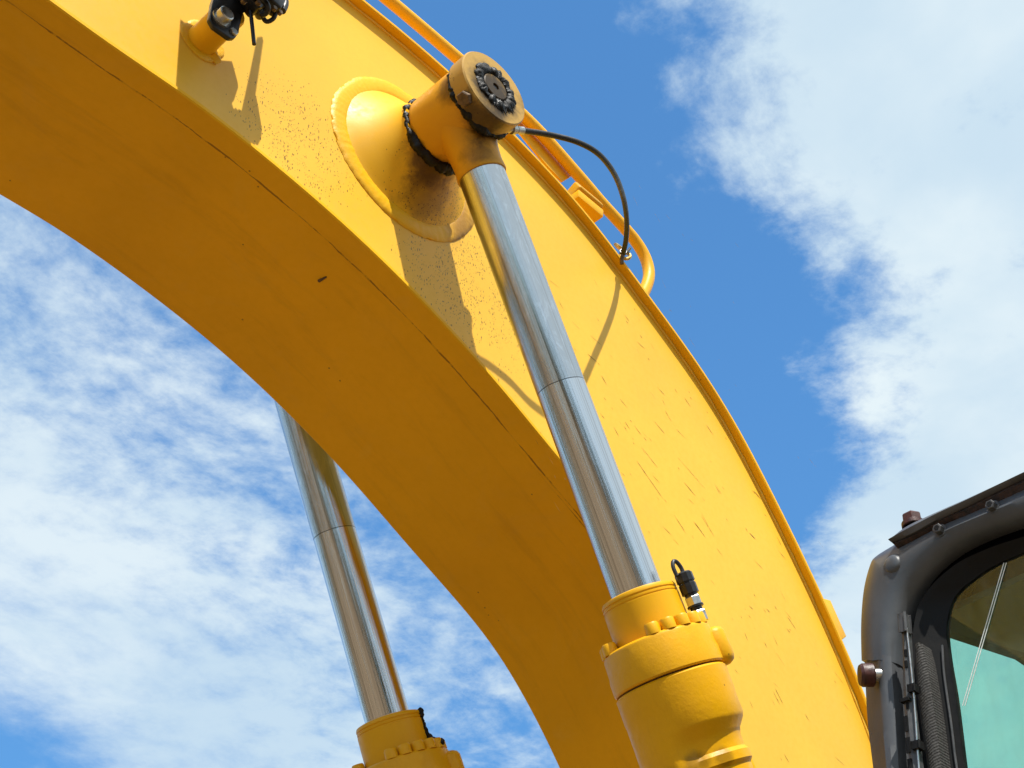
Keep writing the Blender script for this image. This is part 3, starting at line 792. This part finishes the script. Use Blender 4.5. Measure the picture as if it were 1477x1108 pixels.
# paint nick and rust dots on the underside / edge
def on_low(u_px, v_px, Y): return on_y(u_px, v_px, Y)
def under_pt(x, y):
    """hit of a photo direction on the underside sheet"""
    r = ray(x, y); best = None
    for i in range(len(LOW) - 1):
        a, b = LOW[i], LOW[i + 1]
        # solve CAM + r s on the segment in xz
        dx, dz = b.x - a.x, b.z - a.z
        den = r.x * dz - r.z * dx
        if abs(den) < 1e-9: continue
        s = ((a.x - CAM.x) * dz - (a.z - CAM.z) * dx) / den
        p = CAM + r * s; f = ((p.x - a.x) * dx + (p.z - a.z) * dz) / (dx * dx + dz * dz)
        if s > 0 and -.001 <= f <= 1.001 and YP - .02 < p.y < YB + .02: return p, -LOWN[i]
    return None, None
p0, nn = under_pt(460, 405); p1, _ = under_pt(471, 399)
if p0 and p1: obj('paint_chip', tube([p0 + nn * .001, (p0 + p1) / 2 + nn * .002, p1 + nn * .001], lambda u: .0038 - .002 * u, seg=8), M_rusty, boom)

# ================================================================= CAB
XF = 2.10
M_cab = simple('cab_grey_paint', (.064, .070, .077), .42, 0, .12, 12, .25, .0008, 180, rust=None)
M_cab2 = simple('cab_pillar_paint', (.080, .085, .092), .45, 0, .14, 16, .25, .0008, 180)
M_roof = simple('roof_edge_paint', (.085, .086, .090), .45, 0, .2, 14, .3, .001, 120)
M_seal = simple('rubber_seal', (.006, .006, .006), .6, 0, .3, 60, .3, .001, spec=.2)
M_seal2 = simple('rubber_surround', (.0025, .0025, .003), 1.0, 0, .3, 60, .2, .0006, spec=.0)
M_rustred = simple('red_rust', (.045, .009, .006), .5, .0, .5, 70, .6, .0015, 130)
M_rustgap = simple('rusty_gap', (.028, .013, .008), .8, .0, .8, 90, .9, .003, 110)
M_liner = simple('cab_liner', (.045, .038, .030), .8, 0, .15, 20)
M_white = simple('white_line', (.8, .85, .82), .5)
M_wiper = simple('wiper_grey', (.065, .066, .068), .45, .1, .2, 50, .2, .0005)
mt, t_ = mat('ribbed_rubber')
P_ = t_.n('ShaderNodeTexCoord').outputs['Object']
s_ = t_.n('ShaderNodeSeparateXYZ', {0: P_})
rib0 = t_.math('SINE', t_.math('MULTIPLY', t_.math('ADD', s_.outputs[2], t_.math('MULTIPLY', s_.outputs[1], .5)), 1250))
rib2 = t_.noise(P_, 260, 3, .6).outputs[0]
rib = t_.math('MULTIPLY', rib0, .35)
finish(t_, t_.mix(t_.smooth(rib2, .35, .65), (.022, .021, .020), (.055, .053, .050)), .75, 0, t_.math('ADD', rib, rib2), .8, .0012, .3)
M_rib = mt
M_glass = glass_mat('green_tint_glass', (.76, .965, .90))
M_glass2 = glass_mat('side_glass', (.82, .97, .93))

sil = [(1270,1240),(1262,1180),(1255,1108),(1247,1040),(1243,960),(1242,900),(1246,850),(1255,815),(1263,803),(1285,789),(1310,775),(1355,752),(1400,733),(1477,699),(1600,640)]
fro = [(1284,1240),(1277,1180),(1270,1108),(1263,1040),(1258,960),(1256,900),(1258,850),(1262,816),(1269,808),(1289,796),(1313,781),(1357,758),(1402,739),(1479,705),(1602,646)]
gry = [(1306,1240),(1304,1180),(1301,1108),(1297,1040),(1291,960),(1290,920),(1297,880),(1307,852),(1322,829),(1340,809),(1365,789),(1392,774),(1425,760),(1490,737),(1610,695)]
rec = [(1352,1240),(1345,1180),(1338,1108),(1330,1040),(1322,970),(1320,930),(1325,890),(1335,865),(1350,845),(1368,828),(1390,812),(1415,800),(1445,788),(1500,770),(1615,730)]
gla = [(1412,1240),(1400,1180),(1389,1108),(1377,1010),(1367,950),(1363,905),(1371,868),(1384,849),(1400,836),(1416,824),(1435,813),(1457,803),(1480,794),(1530,777),(1620,752)]
YMID = .66
def cabcurve(px, X, n=110):
    pts = [on_x(x, y, X) for x, y in px]
    lowp = pts[0] + Vector((0, .02, -1.3)); pts[-1].y = YMID
    pts = [lowp + Vector((0, .0, .0)), (lowp + pts[0]) / 2] + pts
    return relax(catmull(pts, n), 2)
def shift(c, v): return [p + Vector(v) for p in c]
cS, cF, cG, cR, cQ = cabcurve(sil, XF + .030), cabcurve(fro, XF), cabcurve(gry, XF), cabcurve(rec, XF + .028), cabcurve(gla, XF + .040)
def mir(c): return [Vector((p.x, 2 * YMID - p.y, p.z)) for p in c]
def ring_part(name, cs, m, P, mirror=True, closed=True, lo=0, hi=None, angle=40, label=None):
    cs = [c[lo:hi] for c in cs]
    o = obj(name, loft(cs, closed=closed), m, P, angle=angle, label=label)
    if mirror: obj(name, loft([mir(c) for c in cs], closed=closed), m, P, angle=angle)
    return o
# cab shell: back-set body the front frame is welded to
shell = bmesh.new()
X0, X1, ZB = XF + .10, 3.62, 1.15
YL, YRt = 2 * YMID - 1.185, 1.185
cab = None
def slab(x0, x1, y0, y1, z0, z1, bev=.0): return box(((x0 + x1) / 2, (y0 + y1) / 2, (z0 + z1) / 2), (x1 - x0, y1 - y0, z1 - z0), None, bev)
cab = obj('cab', slab(XF + .02, X1, YL, YRt, ZB - .12, ZB, .01), M_cab, exc, label='dark grey operator cab with green-tinted windscreen')
mixc = lambda a, b, f: [p.lerp(q, f) for p, q in zip(a, b)]
back = shift(cS, (.10, -.012, -.006))
# how far up the path the pillar joint lies (photo y = 955)
iJ = min(range(len(cS)), key=lambda i: (cF[i] - on_x(1258, 957, XF)).length)
bulge = shift(mixc(cF, cG, .45), (-.007, 0, 0))
up = [back, shift(cS, (.05, .0, .0)), cS, shift(mixc(cS, cF, .55), (-.004, 0, 0)), cF, bulge, shift(mixc(cF, cG, .85), (.0, 0, 0)), shift(cG, (.012, 0, 0)), shift(cG, (.035, -.004, -.004)), shift(cG, (.10, -.004, -.004))]
ring_part('windscreen_frame', up, M_cab, cab, lo=iJ, label='grey pressed-steel frame round the windscreen corner')
ins = lambda c, v=(.0050, -.003, 0): shift(c, v)
lowp = [ins(back), ins(shift(cS, (.05, 0, 0))), ins(cS), ins(shift(mixc(cS, cF, .6), (-.002, 0, 0))), ins(mixc(cF, cG, .10)), shift(mixc(cF, cG, .34), (-.004, 0, 0)), shift(mixc(cF, cG, .62), (-.006, 0, 0)), shift(mixc(cF, cG, .85), (.0, 0, 0)), shift(cG, (.02, 0, 0)), shift(cG, (.10, 0, 0))]
ring_part('front_pillar', lowp, M_cab2, cab, hi=iJ + 2)
# black recess and seal round the glass
ring_part('window_surround', [shift(cG, (.030, .006, .006)), shift(mixc(cG, cR, .5), (.030, 0, 0)), cR, shift(cR, (.03, 0, 0)), shift(cG, (.06, .006, .006))], M_seal2, cab)
ring_part('window_seal', [shift(cR, (-.006, .002, .002)), shift(mixc(cR, cQ, .25), (-.004, 0, 0)), shift(mixc(cR, cQ, .8), (.004, 0, 0)), shift(cQ, (.004, 0, 0)), shift(cQ, (.016, 0, 0)), shift(cR, (.03, .002, .002))], M_seal, cab)
# windscreen pane
gx = XF + .048
zt = max(p.z for p in cQ) + .012
ymx = 1.085
obj('windscreen', slab(gx, gx + .005, 2 * YMID - ymx - .05, ymx + .05, ZB, zt), M_glass, cab, smooth=False)
# pale double line on the glass
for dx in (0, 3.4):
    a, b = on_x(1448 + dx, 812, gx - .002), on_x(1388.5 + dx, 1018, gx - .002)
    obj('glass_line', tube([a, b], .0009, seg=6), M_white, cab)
# body walls
def wall_y(name, y, hole, m):
    """plate in the XZ plane with a quadrilateral opening"""
    o = [(X0, ZB), (X1, ZB), (X1, 3.162), (2.6, 3.162), (X0, 3.162)]
    bm = bmesh.new()
    rings = []
    for yy in (y, y + .03):
        rings.append(([bm.verts.new((a, yy, b)) for a, b in o], [bm.verts.new((a, yy, b)) for a, b in hole]))
    for k in range(5):
        k2 = (k + 1) % 5
        for (O, H) in rings: bm.faces.new((O[k], O[k2], H[k2], H[k]))
        bm.faces.new((rings[0][0][k], rings[0][0][k2], rings[1][0][k2], rings[1][0][k]))
        bm.faces.new((rings[0][1][k], rings[0][1][k2], rings[1][1][k2], rings[1][1][k]))
    obj(name, bm, m, cab, smooth=False)
holeR = [(X0 + .03, 1.75), (3.30, 1.75), (3.30, 3.15), (2.58, 3.145), (X0 + .03, 3.064)]
wall_y('side_wall', YRt - .045, holeR, M_seal)
obj('side_window', slab(X0 + .03, 3.30, YRt - .030, YRt - .026, 1.75, 3.156), M_glass2, cab, smooth=False)
wall_y('side_wall', YL + .015, holeR, M_seal)
obj('side_window', slab(X0 + .03, 3.30, YL + .028, YL + .032, 1.75, 3.156), M_glass2, cab, smooth=False)
obj('rear_wall', slab(X1 - .03, X1, YL + .05, YRt - .05, ZB, 2.1), M_cab, cab)
obj('rear_window', slab(X1 - .02, X1 - .015, YL + .05, YRt - .05, 2.1, 3.14), M_glass2, cab, smooth=False)
obj('rear_frame', slab(X1 - .035, X1, YL + .05, YRt - .05, 3.02, 3.148), M_cab, cab)
for yy in (YL + .05, YRt - .09): obj('rear_pillar', slab(X1 - .06, X1 - .002, yy, yy + .04, 2.1, 3.02), M_cab, cab)
# ceiling lining rises a little from the windscreen backwards
ceil = prism([Vector((XF + .07, YL + .045, 3.035)), Vector((XF + .07, YRt - .046, 3.035)), Vector((2.59, YRt - .046, 3.148)), Vector((2.59, YL + .045, 3.148))], (0, 0, .012))
obj('ceiling_lining', ceil, M_liner, cab, smooth=False)
obj('ceiling_lining', slab(2.59, X1 - .04, YL + .045, YRt - .046, 3.148, 3.160), M_liner, cab, smooth=False)
obj('roof', slab(XF + .07, X1 + .03, YL - .0, YRt - .005, 3.166, 3.192, .01), M_roof, cab)
# blind rolled under the ceiling, seen dark through the screen
ba, bb = on_x(1462, 800, XF + .16), on_x(1400, 905, XF + .26)
obj('sun_blind', box((ba + bb) / 2 , ((bb - ba).length, .004, .075), axes(bb - ba, (bb - ba).cross(Vector((0,0,1))).cross(bb - ba), (bb - ba).cross(Vector((0, 0, 1)))), .001), simple('blind_blue', (.03, .045, .05), .7), cab)

# roof visor plate with its rust line, standing forward of the frame
tipz = on_x(1283, 779, XF - .005)
roof_px = [(1283,779),(1293,770),(1312,757),(1355,737),(1400,717),(1477,681),(1600,622)]
rust_px = [(1284,781),(1300,775),(1318,768),(1357,746),(1401,725),(1478,687),(1601,631)]
gap_px  = [(1290,786),(1304,780),(1320,772),(1358,752),(1402,734),(1479,699),(1602,640)]
cA, cB, cC = (relax(catmull([on_x(x, y, XF - .010) for x, y in L], 60), 1) for L in (roof_px, rust_px, gap_px))
for c in (cA, cB, cC): c[-1].y = YMID
def both(name, cs, m, angle=50):
    obj(name, loft(cs, closed=True), m, cab, angle=angle); obj(name, loft([mir(c) for c in cs], closed=True), m, cab, angle=angle)
both('roof_visor', [shift(cA, (.35, 0, .006)), shift(cA, (.02, 0, .003)), cA, shift(mixc(cA, cB, .5), (-.006, 0, 0)), cB, shift(cB, (.35, 0, 0))], M_roof)
both('rust_strip', [shift(cB, (.006, 0, -.0004)), shift(mixc(cB, cC, .5), (.003, 0, 0)), shift(cC, (.010, 0, -.003)), shift(cC, (.33, 0, 0)), shift(cB, (.33, 0, -.0004))], M_rustgap)
# bolts, cap and studs on the frame
rb = on_x(1316, 752, XF + .045)
rbm = hexhead(rb - Vector((0, 0, .012)), (0, 0, 1), .0185, .026); add_lathe(rbm, [(0, 0), (0, .021), (.008, .021), (.008, 0)], org=rb - Vector((0, 0, .012)), axis=(0, 0, 1), seg=24)
obj('roof_bolt', rbm, M_rustred, cab, angle=30)
cp = on_x(1289, 815, XF - .001)
obj('round_plug', lathe([(0, 0), (0, .019), (.003, .0195), (.0045, .0175), (.0055, .0172), (.0085, .0135), (.010, .007), (.0105, 0)], org=cp, axis=(-1, 0, 0), seg=32), M_cab, cab, angle=40)
for (x, y) in ((1357, 766), (1433, 732)):
    c = on_x(x, y, XF - .004)
    obj('washer', lathe([(0, 0), (0, .0125), (.0025, .0125), (.0025, 0)], org=c, axis=(-1, 0, 0), seg=24), M_wiper, cab)
    h = hexhead(c + Vector((-.002, 0, 0)), (-1, 0, 0), .0095, .012); obj('frame_bolt', h, M_wiper, cab, smooth=False)
    obj('bolt_socket', lathe([(0, 0), (0, .0055), (.0006, .0055), (.0006, 0)], org=c + Vector((-.0141, 0, 0)), axis=(-1, 0, 0), seg=6), M_seal, cab, smooth=False)
ka = Vector((-1, 1, 0)).normalized()
kc = on_x(1272, 974, XF + .004)
kb = bmesh.new(); add_lathe(kb, [(-.015, 0), (-.015, .0115), (.0175, .0115), (.0175, .013), (.020, .013), (.020, 0)], org=kc, axis=ka, seg=28)
obj('stud', kb, M_steel, cab, angle=30)
obj('stud_cap', lathe([(.014, 0), (.014, .0185), (.016, .0205), (.034, .0205), (.039, .0175), (.040, 0)], org=kc, axis=ka, seg=28), M_rustred, cab, angle=25)
# wiper blade parked along the pillar
XW = XF - .022
def wp(x, y, dx=0): return on_x(x, y, XW + dx)
wd = (wp(1329, 1240) - wp(1300, 895)); wl = wd.length; wt = wd.normalized()
wn = Vector((1, 0, 0)); ws = wn.cross(wt)
wm = (wp(1304, 905) + wp(1322, 1240)) / 2
edgeL = [(1301,899),(1302,940),(1303,1000),(1307,1060),(1312,1108),(1322,1240)]
edgeR = [(1309,899),(1311,940),(1315,1000),(1321,1060),(1327,1108),(1339,1240)]
L1, R1 = catmull([wp(*p) for p in edgeL], 40), catmull([wp(*p) for p in edgeR], 40)
obj('wiper_blade', loft([shift(L1, (.012, 0, 0)), L1, shift(mixc(L1, R1, .5), (-.004, 0, 0)), R1, shift(R1, (.012, 0, 0))], closed=True), M_wiper, cab, angle=30)
obj('wiper_clip', box(wp(1305, 900, -.002), (.016, .011, .030), axes(wn, ws, wt), .003), M_wiper, cab)
obj('wiper_clip', box(wp(1318, 994, -.002), (.016, .012, .010), axes(wn, ws, wt), .002), M_seal, cab)
obj('wiper_clip', box(wp(1308, 1011, -.002), (.016, .017, .004), axes(wn, ws, wt), .001), M_seal, cab)
obj('wiper_clip', box(wp(1324, 1076, -.002), (.016, .014, .010), axes(wn, ws, wt), .002), M_seal, cab)
obj('wiper_strip', tube(catmull([wp(1308, 906, -.004), wp(1313, 950, -.005), wp(1317, 990, -.005), wp(1321, 1040, -.005), wp(1325, 1100, -.004), wp(1338, 1240, -.004)], 30), .0016, seg=8), M_steel, cab)
for y in (1044, 1075, 1106, 1140, 1172): 
    x = 1307 + (y - 1044) * .09
    obj('wiper_slot', box(wp(x, y, -.0035), (.002, .0065, .026), axes(wn, ws, wt), .0006), M_seal, cab)
for y in (942, 958, 1018): obj('wiper_slot', box(wp(1306 + (y - 940) * .04, y, -.0035), (.002, .004, .012), axes(wn, ws, wt), .0005), M_seal, cab)
# ribbed rubber strip between pillar and glass
rl = catmull([on_x(x, y, XF + .006) for x, y in ((1320,930),(1320,960),(1324,1010),(1331,1060),(1338,1108),(1356,1240))], 40)
rr = catmull([on_x(x, y, XF + .006) for x, y in ((1330,928),(1337,960),(1345,1010),(1352,1060),(1358,1108),(1376,1240))], 40)
obj('ribbed_strip', loft([shift(rl, (.03, 0, 0)), rl, shift(mixc(rl, rr, .3), (-.006, 0, 0)), shift(mixc(rl, rr, .7), (-.006, 0, 0)), rr, shift(rr, (.03, 0, 0))], closed=True), M_rib, cab, angle=50)
# faint bright trim on the glass edge
obj('edge_trim', tube(catmull([on_x(x, y, XF + .038) for x, y in ((1359,931),(1362,975),(1372,1045),(1380,1108),(1400,1220))], 30), .0022, seg=8), M_wiper, cab)

# ================================================================= MACHINE BELOW THE FRAME
deck = obj('upper_deck', slab(2.3, 6.2, .1, 3.6, .98, ZB - .125, .03), M_paint, exc)
obj('boom_foot_bracket', slab(2.95, 3.6, YP - .07, YP - .03, 1.03, 1.95, .02), M_paint, deck)
obj('boom_foot_bracket', slab(2.95, 3.6, YB + .03, YB + .07, 1.03, 1.95, .02), M_paint, deck)
obj('foot_pin', lathe([(-.32, 0), (-.32, .06), (.32, .06), (.32, 0)], org=(3.22, (YP + YB) / 2, 1.76), axis=(0, 1, 0), seg=32), M_rusty, deck)
obj('engine_cover', slab(3.9, 6.1, 1.35, 3.5, 1.04, 2.2, .05), M_paint, deck)
obj('counterweight', slab(6.1, 6.7, .15, 3.55, .95, 2.1, .10), M_paint, deck)
obj('turntable', lathe([(.72, 0), (.72, .55), (.98, .55), (.98, 0)], org=(4.2, 1.9, 0), seg=48), M_rusty, deck)
under = obj('undercarriage', slab(3.3, 5.1, .9, 2.9, .42, .72, .03), M_rusty, exc)
for yy in (.35, 2.85):
    tr = bmesh.new(); n = 48; prof = []
    for k in range(n):
        th = 2 * math.pi * k / n; x = 4.2 + (1.45 if math.cos(th) > 0 else -1.45) + .42 * math.cos(th); prof.append(Vector((x, yy, .43 + .42 * math.sin(th))))
    obj('crawler_track', prism(prof, (0, .6, 0)), M_rusty, exc, smooth=False)
    for kx in range(9):
        obj('track_roller', lathe([(-.32, 0), (-.32, .12), (.32, .12), (.32, 0)], org=(3.0 + kx * .3, yy + .3, .25), axis=(0, 1, 0), seg=20), M_rusty, under)
